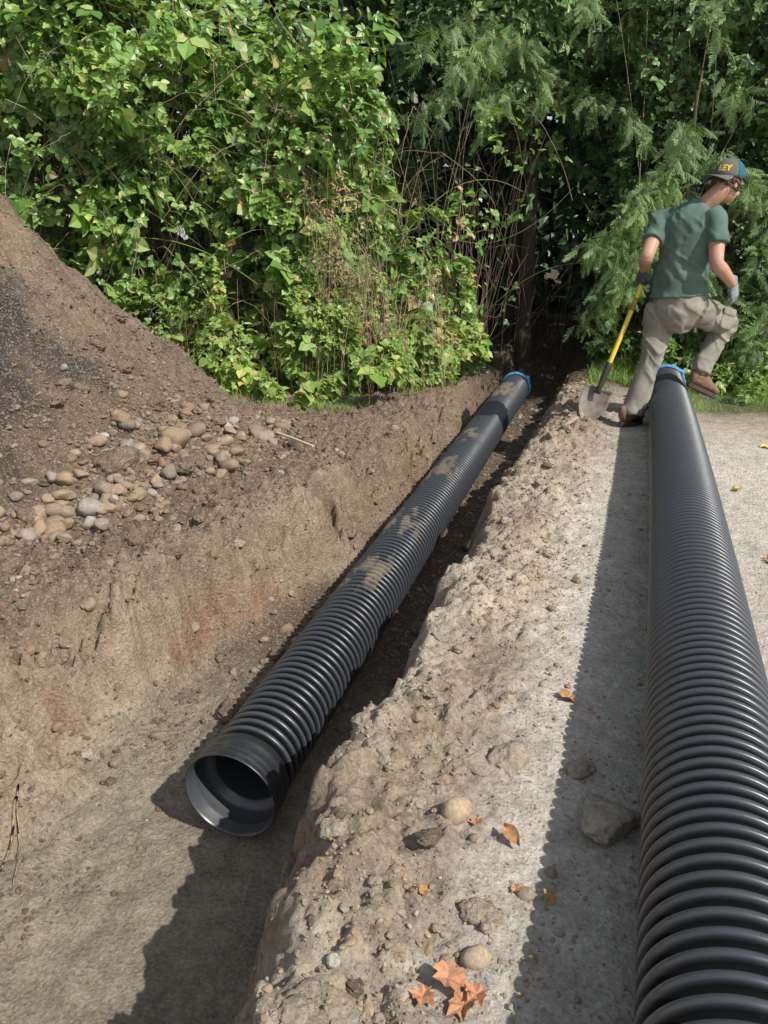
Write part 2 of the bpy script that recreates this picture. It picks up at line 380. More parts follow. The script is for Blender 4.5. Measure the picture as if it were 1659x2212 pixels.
def limbs(base,H,r0,tips):
    b=np.array(base);n=12;zz=np.linspace(-.1,H,n)
    P=np.stack([b[0]+.12*np.sin(zz*1.1),b[1]+.1*np.cos(zz*.9),zz],1)
    L=[tube_np(P,np.linspace(r0,r0*.25,n))]
    for tp in tips:
        tp=np.array(tp);z=min(H*.9,max(.8,tp[2]-.7));a=np.array([b[0]+.12*math.sin(z*1.1),b[1]+.1*math.cos(z*.9),z])
        s=np.linspace(0,1,6)[:,None];Q=a*(1-s)+tp*s;Q[:,2]+=.2*np.sin(s[:,0]*3)
        L.append(tube_np(Q,np.linspace(r0*.3,.008,6),6))
    return joinVF(L)
for (X,F,z0,z1,w,n,N,r0) in [(-4.6,10.8,2.4,6,1.2,12,2800,.13),(-2.2,10.6,2.0,6,1.2,12,3200,.12),(-.3,10.9,1.7,5.6,1.0,15,4800,.06),(1.5,10.0,2.5,5.8,.9,14,4800,.09),(3.3,10.4,1.6,6,.8,13,4200,.14),(5.2,10.3,1.5,6,1.0,12,3200,.13)]:
    lb=[(W(X+random.uniform(-w,w),F+random.uniform(-.9,.7),random.uniform(z0,z1)),random.uniform(.5,.9),random.uniform(.4,.7)) for _ in range(n)]
    A=lobe_leaves(lb,N,.095,T5)
    plant('tree',W(X,F,0),'leafy woodland tree with a slim dark trunk','tree',A,M_dark,limbs(W(X,F,0),5.2,r0,[l[0] for l in lb]),M_bark,'woodland trees','trunk','crown')
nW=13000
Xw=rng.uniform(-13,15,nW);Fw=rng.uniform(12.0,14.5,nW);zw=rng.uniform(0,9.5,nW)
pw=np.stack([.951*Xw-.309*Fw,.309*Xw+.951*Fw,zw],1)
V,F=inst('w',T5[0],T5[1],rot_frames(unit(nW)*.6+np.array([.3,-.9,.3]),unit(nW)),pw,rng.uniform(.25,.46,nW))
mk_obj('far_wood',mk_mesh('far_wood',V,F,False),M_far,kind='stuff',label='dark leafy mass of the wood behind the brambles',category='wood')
# dry canes in the hollow
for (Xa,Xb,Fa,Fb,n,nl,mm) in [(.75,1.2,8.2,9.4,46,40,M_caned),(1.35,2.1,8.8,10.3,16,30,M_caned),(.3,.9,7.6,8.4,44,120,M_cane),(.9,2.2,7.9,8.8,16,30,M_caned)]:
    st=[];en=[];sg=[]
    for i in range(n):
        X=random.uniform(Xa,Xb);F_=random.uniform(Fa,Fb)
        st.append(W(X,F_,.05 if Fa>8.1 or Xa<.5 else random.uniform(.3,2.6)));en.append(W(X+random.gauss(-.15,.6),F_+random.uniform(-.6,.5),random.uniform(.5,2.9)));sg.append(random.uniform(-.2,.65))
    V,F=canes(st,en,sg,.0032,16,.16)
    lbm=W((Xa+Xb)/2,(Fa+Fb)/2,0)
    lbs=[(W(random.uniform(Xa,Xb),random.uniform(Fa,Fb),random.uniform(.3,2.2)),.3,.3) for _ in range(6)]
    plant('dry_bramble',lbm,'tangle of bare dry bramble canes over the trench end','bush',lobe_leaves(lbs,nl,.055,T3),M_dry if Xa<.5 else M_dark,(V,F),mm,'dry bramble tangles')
V,F=canes([W(.3,7.6,1.5),W(.1,7.5,1.2),W(.9,8.2,.4),W(-2.2,7.2,1.3),W(-.6,7.1,.7)],[W(1.75,7.7,1.75),W(1.25,7.5,1.7),W(2.3,7.6,.95),W(-.9,6.9,.75),W(.3,7.0,.35)],[-.35,.3,.35,.15,.25],.006,24,.02)
b=W(.3,7.6,0);plant('arching_bramble',b,'long green bramble canes arching across the hollow','bush',lobe_leaves([(W(1.4,7.65,1.65),.2,.14),(W(.9,7.6,1.55),.28,.18),(W(1.3,7.8,2.1),.25,.18)],130,.06,T3),M_bram,(V,F),M_canegr)
# ---------------------------------------------------------------- cedar fronds
def frond():
    V=[];F=[]
    def quad(a,b,w0,w1,z0=0,z1=0):
        d=np.array(b)-np.array(a);d=d/np.linalg.norm(d);n=np.array([-d[1],d[0]])
        k=len(V)
        V.extend([(*(np.array(a)-n*w0),z0),(*(np.array(a)+n*w0),z0),(*(np.array(b)+n*w1),z1),(*(np.array(b)-n*w1),z1)]);F.append((k,k+1,k+2,k+3))
    n=8;rr=np.random.default_rng(4)
    for i in range(n):
        t0=.06+.9*i/n;Lb=.34*math.sin(math.pi*min(1,(t0*.85+.15)))**.7*(1.05-t0*.6)
        for sd in (1,-1):
            Lq=Lb*rr.uniform(.65,1.2)
            a=(0,t0+.05*(sd>0));ang=math.radians(rr.uniform(24,40));d=(sd*math.sin(ang),math.cos(ang))
            b=(d[0]*Lq,t0+d[1]*Lq);dr=-rr.uniform(.2,.9)*Lq
            quad(a,b,.010,.005,-.1*t0*t0,-.1*t0*t0+dr)
            for j in range(3):
                q=.3+.65*j/3;c=(a[0]+(b[0]-a[0])*q,a[1]+(b[1]-a[1])*q);zc=-.1*t0*t0+dr*q
                for s2 in (1,-1):
                    an2=math.atan2(d[0],d[1])+s2*.5;l2=.085*(1-q*.4)*rr.uniform(.7,1.2)
                    quad(c,(c[0]+math.sin(an2)*l2,c[1]+math.cos(an2)*l2),.009,.004,zc,zc-.04)
    quad((0,0),(0,1.0),.008,.005,0,-.1)
    return np.array(V,float),np.array(F)
TF_=frond()
def cedar(base,H,branches,r0=.09,perm=11,fs=.24,label=''):
    P=[];N=[];Tp=[];S=[]
    b=np.array(base);zz=np.linspace(-.1,H,10)
    tr=[tube_np(np.stack([b[0]+0*zz,b[1]+0*zz,zz],1)+rng.normal(size=(10,3))*.01,np.linspace(r0,.012,10))]
    for (z0,end) in branches:
        a=np.array([b[0],b[1],z0]);e=np.array(end);s=np.linspace(0,1,12)
        Q=a[None]*(1-s[:,None])+e[None]*s[:,None];Q[:,2]+=.35*np.sin(s*math.pi*.9)
        tr.append(tube_np(Q,np.linspace(r0*.2,.003,12),5))
        d=(e-a);d[2]=0;d/=np.linalg.norm(d);side=np.array([-d[1],d[0],0])
        for s0 in np.linspace(.25,1,perm):
            i=s0*11;k=min(int(i),10);q=Q[k]*(1-(i-k))+Q[k+1]*(i-k)
            for sd in (-1,1,.3,-.5,.8,0):
                o=side*sd*rng.uniform(0,.16)*(1.2-s0)
                P.append(q+o+rng.normal(size=3)*.05);tp=d*.45+side*sd*(.7 if abs(sd)==1 else .4)+np.array([0,0,-.9])+rng.normal(size=3)*.4
                N.append(np.array([0,0,.4])+d*.5+np.array([.15,-.3,0])+rng.normal(size=3)*.8);Tp.append(tp);S.append(fs*rng.uniform(.5,1.25)*(1.15-.35*s0))
    Lv=inst('c',TF_[0],TF_[1],rot_frames(np.array(N),np.array(Tp)),np.array(P),np.array(S))
    plant('cedar_tree',base,label,'tree',Lv,M_cedar,joinVF(tr),M_bark,'cedar trees','trunk','crown')
def br(zs,Xr,Fr,drop=(.25,.6)):
    return [(z,W(random.uniform(*Xr),random.uniform(*Fr),z-random.uniform(*drop))) for z in zs]
cedar(W(2.9,8.0,0),2.6,br([.75,.85,.95,1.05,1.15,1.25,1.4,1.55],(1.85,2.25),(7.1,7.6),(.0,.35))+br([.45,.6,.75,.9,1.2,1.5,1.8,2.1],(2.5,3.9),(6.9,7.4)),.06,17,.24,'young cedar with drooping feathery sprays beside the trench')
cedar(W(3.9,7.7,0),3.4,br([.5,.6,.7,.9,1.1,1.3,1.6,1.9,2.2,2.5,2.8],(3.0,4.3),(6.6,7.1)),.07,17,.24,'cedar sapling with bright feathery sprays near the grass')
cedar(W(1.7,9.6,0),5.4,br([2.6,2.75,2.9,3.1,3.3],(.1,.9),(7.7,8.2),(.2,.5))+br([2.9,3.3,3.6,3.9],(1.2,2.2),(8.0,8.6),(.2,.6))+br([2.6,3.2,3.8],(2.2,3.0),(8.1,8.6),(.2,.6)),.11,19,.27,'tall cedar whose drooping branches overhang the trench')
cedar(W(3.7,9.4,0),5.4,br([2.2,2.4,2.7,3.0,3.4,3.8,4.2],(2.6,4.6),(7.8,8.2),(.3,.8)),.12,19,.27,'tall cedar with layered drooping branches')
# ---------------------------------------------------------------- grass
gv=np.array([(-.03,0,0),(.03,0,0),(.022,.5,.06),(-.022,.5,.06),(.004,1,.25),(-.004,1,.25)])
gf=np.array([(0,1,2,3),(3,2,4,5)])
def grass(name,X,F,n,h,label,cl=2.0,thr=-.2):
    Xs=rng.uniform(*X,n);Fs=rng.uniform(*F,n)
    x=.951*Xs-.309*Fs;y=.309*Xs+.951*Fs
    nn=fbm(x*cl,y*cl,3,77)
    k=(nn>thr)&((x>-.45)|(x<-1.62));x=x[k];y=y[k];nn=nn[k];m=len(x)
    p=np.stack([x,y,height(x,y)-.005],1)
    up=np.array([0,0,1.])+rng.normal(size=(m,3))*.5
    nr=rng.normal(size=(m,3));nr[:,2]*=.2
    V,Ff=inst('g',gv,gf,rot_frames(nr,up),p,h*rng.uniform(.35,1.4,m)*np.clip(.7+nn,.4,1.6))
    mk_obj(name,mk_mesh(name,V,Ff,False),M_grass,kind='stuff',label=label,category='grass')
grass('grass',(2.2,5.6),(5.9,8.4),26000,.11,'rough green grass beside the wood',3,-.25)
grass('grass',(-1.6,.75),(6.1,7.4),9000,.08,'sparse green grass along the bramble edge',3,.0)
grass('grass',(1.8,2.6),(6.7,8.4),2500,.10,'patchy grass at the trench end',3,.05)
# ---------------------------------------------------------------- stones
def ico(sub):
    import bmesh
    bm=bmesh.new();bmesh.ops.create_icosphere(bm,subdivisions=sub,radius=1)
    V=np.array([v.co[:] for v in bm.verts]);F=np.array([[v.index for v in f.verts] for f in bm.faces]);bm.free();return V,F
I3=ico(4);I1=ico(2);I0=ico(1)
def rock(V,s,amp=.22,fr=1.1,fl=.7,ang=0,c=.68):
    d=V*(1+amp*vn3(V[:,0]*fr+s*7.1,V[:,1]*fr,V[:,2]*fr,s)+amp*.35*vn3(V[:,0]*3.1*fr,V[:,1]*3.1*fr+s,V[:,2]*3.1*fr,s+3))[:,None]
    if ang:
        for k in range(9):
            n=np.random.default_rng(s*31+k).normal(size=3);n/=np.linalg.norm(n)
            dd=d@n-c;d=d-np.where(dd>0,dd,0)[:,None]*n*.92
    return d*np.array([1,.82,fl])
rocks=[mk_mesh('stone',rock(ico(3)[0],i+1,.2,1.0,random.uniform(.55,.8),i%3>0),ico(3)[1],True) for i in range(14)]
for m in rocks: m.materials.append(M_stone)
def lump(V,s):
    r=1+.30*vn3(V[:,0]*1.5+s,V[:,1]*1.5,V[:,2]*1.5,s)+.2*vn3(V[:,0]*4,V[:,1]*4+s,V[:,2]*4,s+1)+.12*vn3(V[:,0]*10,V[:,1]*10,V[:,2]*10,s+2)
    return V*r[:,None]*np.array([1,.85,.55])
clods=[];clodsb=[]
for i in range(6):
    a=mk_mesh('soil_clod',lump(I3[0],i+40),I3[1],True);a.materials.append(M_clod);clods.append(a)
    a=a.copy();a.materials.clear();a.materials.append(M_clodb);clodsb.append(a)
def put(name,me,x,y,r,lab,cat,grp,sink=.3,sc=(1,1,1),tilt=.35):
    o=mk_obj(name,me,None);o.location=(x,y,hp(x,y)+r*.62*(1-2*sink)*.8);o.rotation_euler=(random.uniform(-tilt,tilt),random.uniform(-tilt,tilt),random.uniform(0,6.28))
    o.scale=(r*sc[0],r*sc[1],r*sc[2]);o['label']=lab;o['category']=cat;o['group']=grp;return o
SL='rounded tan and grey cobble lying in loose soil'
def stone(x,y,r,lab=SL,sink=.3,me=None): put('stone',me or random.choice(rocks),x,y,r,lab,'stone','stones scattered over the dug soil',sink)
cen=[(-2.35,4.55),(-2.5,4.15),(-2.25,3.95),(-2.6,3.6),(-2.35,3.3),(-2.55,3.0),(-2.4,2.8),(-2.55,2.5),(-2.4,4.85),(-2.55,3.85),(-2.45,2.6),(-2.5,3.15)]
for i in range(205):
    c=random.choice(cen);x=random.gauss(c[0],.11);y=random.gauss(c[1],.15)
    if x>-1.98: x=-1.98-random.random()*.3
    stone(x,y,min(.065,random.lognormvariate(-3.35,.34)),sink=.12)
for i in range(6): stone(random.uniform(-3.7,-2.9),random.uniform(2.4,5.0),random.uniform(.015,.03))
put('stone',rocks[1],-2.5,3.75,.11,'large broken dark brown rock at the foot of the spoil heap','stone','stones scattered over the dug soil',.2)
for i in range(34): stone(random.uniform(-.6,-.12),random.uniform(.75,6.5),random.uniform(.008,.020))
for i in range(18): stone(random.choice([random.uniform(-1.42,-1.26),random.uniform(-.92,-.8)]),random.uniform(2.3,7),random.uniform(.02,.045))
for i in range(24): stone(random.uniform(-2.05,-1.45),random.uniform(1.7,4.6),random.uniform(.012,.038),sink=.4)
rt=mk_mesh('stone',rock(ico(3)[0],5,.16,1.1,.74,0),ico(3)[1],True);rt.materials.append(simple('tan_cobble',(.38,.295,.20),.85,3,.35,.4,.002))
stone(-.274,1.35,.038,'round pale tan cobble on the dug gravel',.25,rt);stone(-.163,1.03,.028,'oval tan cobble on the dug gravel',.25,rt);stone(-.06,1.27,.016);stone(-.13,2.75,.022);stone(-1.58,2.1,.035);stone(-.33,1.47,.02);stone(-.1,1.2,.018);stone(-1.9,2.2,.035)
def clod(x,y,r,sink=.3,b=0,sc=(1,1,1)): put('soil_clod',random.choice(clodsb if b else clods),x,y,r,'rough clod of dark brown soil' if b else 'rough crumbly clod of pale tan soil','clod','clods of dug soil',sink,sc)
sv=rock(ico(5)[0],9,.2,1.4,.36,1,.6);sv=sv*(1+.05*vn3(sv[:,0]*9,sv[:,1]*9,sv[:,2]*9,4)+.03*vn3(sv[:,0]*22,sv[:,1]*22,sv[:,2]*22,5))[:,None]
slab=mk_mesh('soil_clod',sv,ico(5)[1],True);slab.materials.append(M_slab)
put('soil_clod',slab,.035,1.45,.088,'flat broken slab-like clod of dusty grey-tan soil beside the pipe','clod','clods of dug soil',.25,(.9,1,1),.1)
clod(-.03,1.62,.035,.4);clod(-.27,1.55,.045,.45);clod(-.16,1.12,.034,.45);clod(-.48,1.5,.045,.45);clod(-.2,1.6,.05,.5);clod(-2.56,3.3,.11,.3,1);clod(-2.35,3.6,.09,.3,1);clod(-2.7,3.9,.08,.3,1)
for i in range(80): clod(random.gauss(-.48,.10),random.uniform(.75,7.5),random.uniform(.010,.040),.45,random.random()<.12)
for i in range(30): clod(random.choice([random.gauss(-1.34,.05),random.gauss(-.82,.04)]),random.uniform(2.2,7.5),random.uniform(.03,.065),.3,1)
for i in range(34): clod(random.gauss(-1.75,.18),random.uniform(1.6,5.5),random.uniform(.012,.04),.45,random.random()<.6)
for i in range(45): clod(random.uniform(-3.6,-2.0),random.uniform(2.2,5.2),random.uniform(.03,.07),.35,1)
def gravel(name,n,fx,fy,smin,smax,T,label,mat,sig=.5,cl=None):
    x=fx(n);y=fy(n)
    if cl is not None:
        k=fbm(x*cl,y*cl,3,99)>rng.uniform(-.5,.35,n);x=x[k];y=y[k]
    n=len(x);s=np.clip(smin*np.exp(np.abs(rng.normal(size=n))*sig),smin,smax)
    p=np.stack([x,y,height(x,y)+s*.15],1)
    R=rot_frames(np.array([0,0,1.])+rng.normal(size=(n,3))*.3,rng.normal(size=(n,3)))
    Vs=[]
    for k in range(4):
        m=slice(k*n//4,(k+1)*n//4)
        Vs.append(inst('g',rock(T[0],60+k,.34,1.3,.58,k%4<3,.6),T[1],R[m],p[m],s[m]))
    V,F=joinVF(Vs);mk_obj(name,mk_mesh(name,V,F,False),mat,kind='stuff',label=label,category='gravel')
U=lambda a,b:(lambda n:rng.uniform(a,b,n))
gravel('gravel',8500,U(-.25,.75),lambda n:.6+6*rng.uniform(0,1,n)**1.6,.0018,.008,I0,'fine grey grit on the packed track',M_gravel,.6,2.5)
gravel('gravel',9500,lambda n:np.clip(rng.normal(-.36,.17,n),-.75,.1),lambda n:.6+7*rng.uniform(0,1,n)**1.4,.0028,.015,I1,'loose gravel along the spoil ridge',M_gravel,.62,3.5)
gravel('gravel',4400,lambda n:rng.normal(-2.5,.24,n),U(1.8,5.2),.010,.030,I1,'loose pebbles at the foot of the spoil heap',M_graveld,.5,3)
gravel('gravel',1300,lambda n:rng.normal(-3.3,.5,n),U(1.8,5.4),.006,.022,I1,'loose pebbles on the spoil heap',M_graveld,.5)
gravel('crumbled_soil',4000,lambda n:rng.normal(-3.1,.6,n),U(1.4,5.6),.006,.028,I1,'crumbled dark soil on the spoil heap',M_clodb,.5)
gravel('gravel',2600,U(-2.3,-1.25),U(1.0,6.5),.003,.015,I1,'pebbles in the trench bank',M_graveld,.6,4)
gravel('gravel',1500,U(-1.45,-.78),U(2.3,8),.008,.024,I1,'pebbles on the trench floor',M_graveld)
gravel('crumbled_soil',12000,lambda n:np.clip(rng.normal(-.47,.15,n),-.9,-.05),lambda n:.6+7*rng.uniform(0,1,n)**1.3,.0025,.016,I1,'crumbled tan soil along the trench edge',M_clod,.6,4)
gravel('crumbled_soil',5500,U(-2.4,-1.35),U(1.2,6),.004,.022,I1,'crumbled brown soil on the trench bank',M_clodb,.6,3)
# ---------------------------------------------------------------- fallen leaves, sticks
def maple(s):
    r_=np.random.default_rng(s);pts=[];n=15
    for i in range(n):
        a=math.radians(-158+316*i/(n-1));pk=[.62,.45,.82,.5,.7,.62,.95,.6,.95,.62,.7,.5,.82,.45,.62][i]*1.05
        pts.append((math.sin(a)*pk*r_.uniform(.85,1.1),math.cos(a)*pk*r_.uniform(.85,1.1),r_.uniform(-.05,.45)))
    V=[(0,0,0)]+pts;F=[(0,1+i,1+(i+1)%n) for i in range(n)]
    V.append((-.02,-.1,.01));V.append((.02,-.1,.01));V.append((0,-.95,.05));F.append((n+1,n+2,n+3))
    return np.array(V),np.array(F)
def leafm(name,col): return simple(name,col,.75,3,.5,.4,.004)
ML=[leafm('orange_leaf',(.46,.22,.12)),leafm('brown_leaf',(.40,.22,.09)),leafm('yellow_leaf',(.55,.42,.14))]
lfm=[]
for j,m in enumerate(ML):
    a=mk_mesh('fallen_leaf',*maple(j+3),False);a.materials.append(m);lfm.append(a)
cl_=[];cf=[]
for i in range(9):
    s=i/8;w=.26*math.sin(math.pi*min(1,s*.95+.04))
    for j in (-1,-.5,0,.5,1): cl_.append((w*j,s-.5,.10*abs(j)*1.5+.12*math.sin(s*3)))
for i in range(8):
    for j in range(4): cf.append((i*5+j,i*5+j+1,i*5+j+6,i*5+j+5))
cm=mk_mesh('fallen_leaf',np.array(cl_),np.array(cf),True);cm.materials.append(ML[1])
names=['orange maple','brown','small yellow']
for (x,y,s,k) in [(-.20,.965,.042,0),(-.165,.935,.035,0),(-.235,.93,.03,0),(-.15,.96,.03,0),(-.19,1.13,.018,0),(-.055,1.2,.020,1),(-.15,1.33,.030,3),(-.09,1.93,.035,1),(-.23,1.35,.02,0),(.62,2.6,.035,2),(.66,2.05,.03,1),(.60,3.2,.045,1),(.75,2.2,.03,0),(.56,4.2,.04,2),(.7,3.7,.035,2),(.9,4.6,.045,2),(-.3,5.2,.03,1),(.85,5.3,.06,2),(-.28,1.1,.018,1),(-.02,1.9,.016,0),(-.12,1.2,.016,0)]:
    me=cm if k==3 else lfm[k]
    o=mk_obj('fallen_leaf',me);o.location=(x,y,hp(x,y)+.008);o.rotation_euler=(random.uniform(-.45,.45),random.uniform(-.45,.45),random.uniform(0,6.28));sc_=s*(2.0 if k==3 else 1);o.scale=(sc_,)*3
    o['label']='dry curled brown leaf on the soil' if k==3 else 'dry '+names[k]+' leaf lying on the soil';o['category']='leaf';o['group']='fallen dry leaves'
M_wood=simple('pale_wood',(.5,.40,.27),.8,20,.2,.3,.002,0,.3,(1,8,8))
def stick(a,b,w,t,lab,name='wooden_lath',mat=None):
    a=Vector(a);b=Vector(b);a.z+=hp(a.x,a.y);b.z+=hp(b.x,b.y);L=(b-a).length;n=9
    V=[];F=[]
    for i in range(n):
        s=i/(n-1);dx=.004*math.sin(s*5);ww=w*(1+.08*math.sin(s*9))
        V+=[(s*L,-ww+dx,-t),(s*L,ww+dx,-t),(s*L,ww+dx,t),(s*L,-ww+dx,t)]
    for i in range(n-1):
        for k in range(4): F.append((i*4+k,i*4+(k+1)%4,(i+1)*4+(k+1)%4,(i+1)*4+k))
    F+=[(0,1,2,3),((n-1)*4+3,(n-1)*4+2,(n-1)*4+1,(n-1)*4)]
    o=mk_obj(name,mk_mesh(name,np.array(V),np.array(F),False),mat or M_wood);o.location=a;o.rotation_euler=(b-a).to_track_quat('X','Z').to_euler();o['label']=lab;o['category']='stick';return o
stick((-.62,5.22,.03),(-.36,5.55,.03),.012,.004,'thin pale wooden lath on the soil by the shovel blade')
stick((-2.25,4.6,.06),(-1.9,4.4,.04),.010,.005,'short pale wooden lath on the soil bank')
stick((-.80,4.0,.05),(-.80,4.5,.05),.009,.004,'narrow pale lath stuck beside the buried pipe')
# ---------------------------------------------------------------- pipes
def revolve(prof_,seg=72,closed=False):
    P=np.array(prof_);a=np.linspace(0,2*math.pi,seg,endpoint=False)
    V=np.stack([P[:,1][:,None]*np.cos(a),P[:,0][:,None]+0*a,P[:,1][:,None]*np.sin(a)],2).reshape(-1,3)
    n=len(P);i=np.arange(n if closed else n-1)[:,None]*seg;j=np.arange(seg)[None]
    jn=(j+1)%seg;i2=((np.arange(n if closed else n-1)+1)%n)[:,None]*seg
    F=np.stack([i+j,i+jn,i2+jn,i2+j],-1).reshape(-1,4);return V,F
def plastic(name,base,dusty):
    t=NT(name);co=t.co()
    a=t.node('ShaderNodeAttribute');a.attribute_name='mud'
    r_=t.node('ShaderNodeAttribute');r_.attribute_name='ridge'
    g=t.node('ShaderNodeNewGeometry');sx=t.node('ShaderNodeSeparateXYZ');t.lk(g.outputs['Normal'],sx.inputs[0])
    dn=t.noise(7,6,.7,co);d2=t.noise(120,5,.7,co)
    glint_base=t.mix(r_.outputs['Fac'],base,(.050,.055,.065))  # bluish-grey sky highlight painted into the colour of the rib crowns
    upr=t.ramp(sx.outputs[2],[(.35,(0,0,0)),(.95,(1,1,1))])
    dust=t.mix(1.0,upr,t.ramp(dn.outputs[0],[(.48,(0,0,0)),(.85,(dusty,)*3)]),'MULTIPLY')
    c=t.mix(dust,glint_base,(.20,.18,.15))
    ad=t.node('ShaderNodeMath',operation='ADD');t.lk(a.outputs['Fac'],ad.inputs[0])
    sb=t.node('ShaderNodeMath',operation='MULTIPLY_ADD');t.lk(t.noise(38,8,.8,co).outputs[0],sb.inputs[0]);sb.inputs[1].default_value=2.4;sb.inputs[2].default_value=-1.25
    t.lk(sb.outputs[0],ad.inputs[1])
    mfac=t.ramp(ad.outputs[0],[(.30,(0,0,0)),(.95,(.88,.88,.88))])
    c=t.mix(mfac,c,t.mix(d2.outputs[0],(.12,.09,.062),(.26,.20,.145)))
    t.lk(c,t.b.inputs['Base Color'])
    rr=t.node('ShaderNodeMapRange');t.lk(d2.outputs[0],rr.inputs[0]);rr.inputs[3].default_value=.27;rr.inputs[4].default_value=.45
    ra=t.node('ShaderNodeMath',operation='ADD');t.lk(rr.outputs[0],ra.inputs[0]);t.lk(mfac,ra.inputs[1]);ra.use_clamp=True
    t.lk(ra.outputs[0],t.b.inputs['Roughness']);t.b.inputs['Specular IOR Level'].default_value=.85
    t.lk(t.bump(d2.outputs[0],.12,.001),t.b.inputs['Normal']);return t.m
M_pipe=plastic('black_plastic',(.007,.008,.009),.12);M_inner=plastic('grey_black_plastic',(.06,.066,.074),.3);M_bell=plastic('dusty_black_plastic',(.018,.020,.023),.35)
M_blue=simple('blue_plastic',(.08,.26,.50),.45,25,.3,.3,.004)
def pipe(name,A,B,label,bell,mudwin,p,bow=0):
    A=Vector(A);B=Vector(B);L=(B-A).length
    root=empty(name,A,label=label,category='pipe',group='black corrugated drainage pipes')
    root.rotation_mode='QUATERNION';root.rotation_quaternion=(B-A).to_track_quat('Y','Z')
    def bw(V):
        V[:,0]+=bow*np.sin(np.pi*np.clip(V[:,1]/L,0,1));return V
    pr=[(0,.1150),(.17,.1145),(.25,.117),(.29,.131),(.33,.1405),(.40,.1432),(.52,.1438),(.64,.1432),(.71,.1405),(.75,.131),(.79,.117)]
    crown_glint=np.array([0,0,0,0,.6,1,1,1,.6,0,0])  # where along each rib the painted highlight sits
    y0=.14 if bell else 0;P=[];k=0;SG=120 if bell else 80
    while y0+(k+1)*p<L-.1: P+= [(y0+(k+f)*p,r) for f,r in pr];k+=1
    ye=P[-1][0]+.004
    V,F=revolve(P,SG)
    ang=np.arctan2(V[:,2],V[:,0]);rad=np.hypot(V[:,0],V[:,2])
    ridge=np.repeat(np.tile(crown_glint,k),SG)
    top=sm(.2,.95,np.sin(ang-.1))
    mud=np.zeros(len(V))
    for (yc,wd,am) in mudwin:
        win=np.exp(-((V[:,1]-yc)/wd)**2)*am
        mud=np.maximum(mud,sm(.20,.85,win*top*(.78+.75*fbm(ang*4,V[:,1]*10,5,int(yc*10)))))
    fill=sm(.65,1,mud)
    nr=np.maximum(rad,lerp(rad,.136,fill*.7))+fill*.003*(1+fbm(ang*10,V[:,1]*40,3,8))
    V[:,0]*=nr/rad;V[:,2]*=nr/rad
    me=mk_mesh('corrugated_wall',bw(V),F);at=me.attributes.new('mud','FLOAT','POINT');at.data.foreach_set('value',mud.astype(np.float32))
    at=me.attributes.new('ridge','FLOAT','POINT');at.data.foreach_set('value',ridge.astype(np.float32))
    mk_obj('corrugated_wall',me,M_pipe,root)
    V,F=revolve([(yy,.112) for yy in np.linspace(L,y0-.02,20)],64);mk_obj('inner_liner',mk_mesh('inner_liner',bw(V),F),M_inner,root)
    if bell:
        out=[(.0,.151),(-.002,.1535),(0,.155),(.005,.1558),(.010,.1545),(.014,.1525),(.024,.1522),(.029,.1545),(.034,.1522),(.048,.1518),(.053,.1540),(.058,.1518),(.085,.151),(.09,.153),(.095,.151),(.112,.150),(.124,.144),(.136,.128),(.14,.115),(.12,.113),(.112,.134),(.10,.1445),(.05,.1460),(.046,.1440),(.042,.1462),(.008,.1480)]
        V,F=revolve(out,96,True);bm_=mk_mesh('bell_socket',V,F);bm_.materials.append(M_bell);bm_.materials.append(M_inner)
        mi=np.zeros(len(F),np.int32);mi[18*96:]=1;bm_.polygons.foreach_set('material_index',mi)
        mk_obj('bell_socket',bm_,None,root)
    out=[(ye-.003,.117),(ye-.003,.131),(ye+.02,.134),(L-.035,.135),(L,.135),(L+.004,.132),(L+.004,.117)]
    V,F=revolve(out,80,True);mk_obj('spigot_end',mk_mesh('spigot_end',bw(V),F),M_bell,root)
    out=[(L-.04,.1365),(L-.036,.146),(L-.022,.152),(L-.01,.150),(L+.006,.155),(L+.014,.149),(L+.010,.137),(L+.006,.128),(L+.002,.1365)]
    V,F=revolve(out,96,True);an=np.arctan2(V[:,2],V[:,0]);k=(np.hypot(V[:,0],V[:,2])>.14)
    f=1+k*(.03*np.sin(an*9+np.sin(an*4)*2)*.5+.12*np.exp(-((an-.7)/.12)**2));V[:,0]*=f;V[:,2]*=f
    mk_obj('blue_gasket',mk_mesh('blue_gasket',bw(V),F),M_blue,root)
    return root
pipe('corrugated_pipe',(-1.06,1.72,-.395),(-1.15,7.9,-.125),'black corrugated plastic pipe lying in the trench, muddy on top',True,[(2.0,.26,.95),(1.4,.25,.85),(2.95,.35,.85),(3.8,.3,.7),(5.4,.4,1.0)],.039)
pipe('corrugated_pipe',(.222,.15,hp(.25,2)+.141),(.25,6.82,hp(.25,6)+.141),'clean black corrugated plastic pipe lying on the gravel track',False,[],.037,.026)
V,F=canes([(-1.76,1.60,-.33),(-1.74,1.57,-.36)],[(-1.56,1.36,-.555),(-1.64,1.34,-.55)],[.02,.01],.005,12,.03)
for k in (0,1):
    Vk=V[k*36:(k+1)*36];Fk=F[k*33:(k+1)*33]-k*36
    Vk=Vk.copy();Vk[:,2]+=np.clip(height(Vk[:,0],Vk[:,1])+.012-Vk[:,2],-.2,.3)*.95
    mk_obj('root',mk_mesh('root',Vk,Fk),M_cane,label='broken root poking from the trench wall',category='root',group='roots in the trench wall')
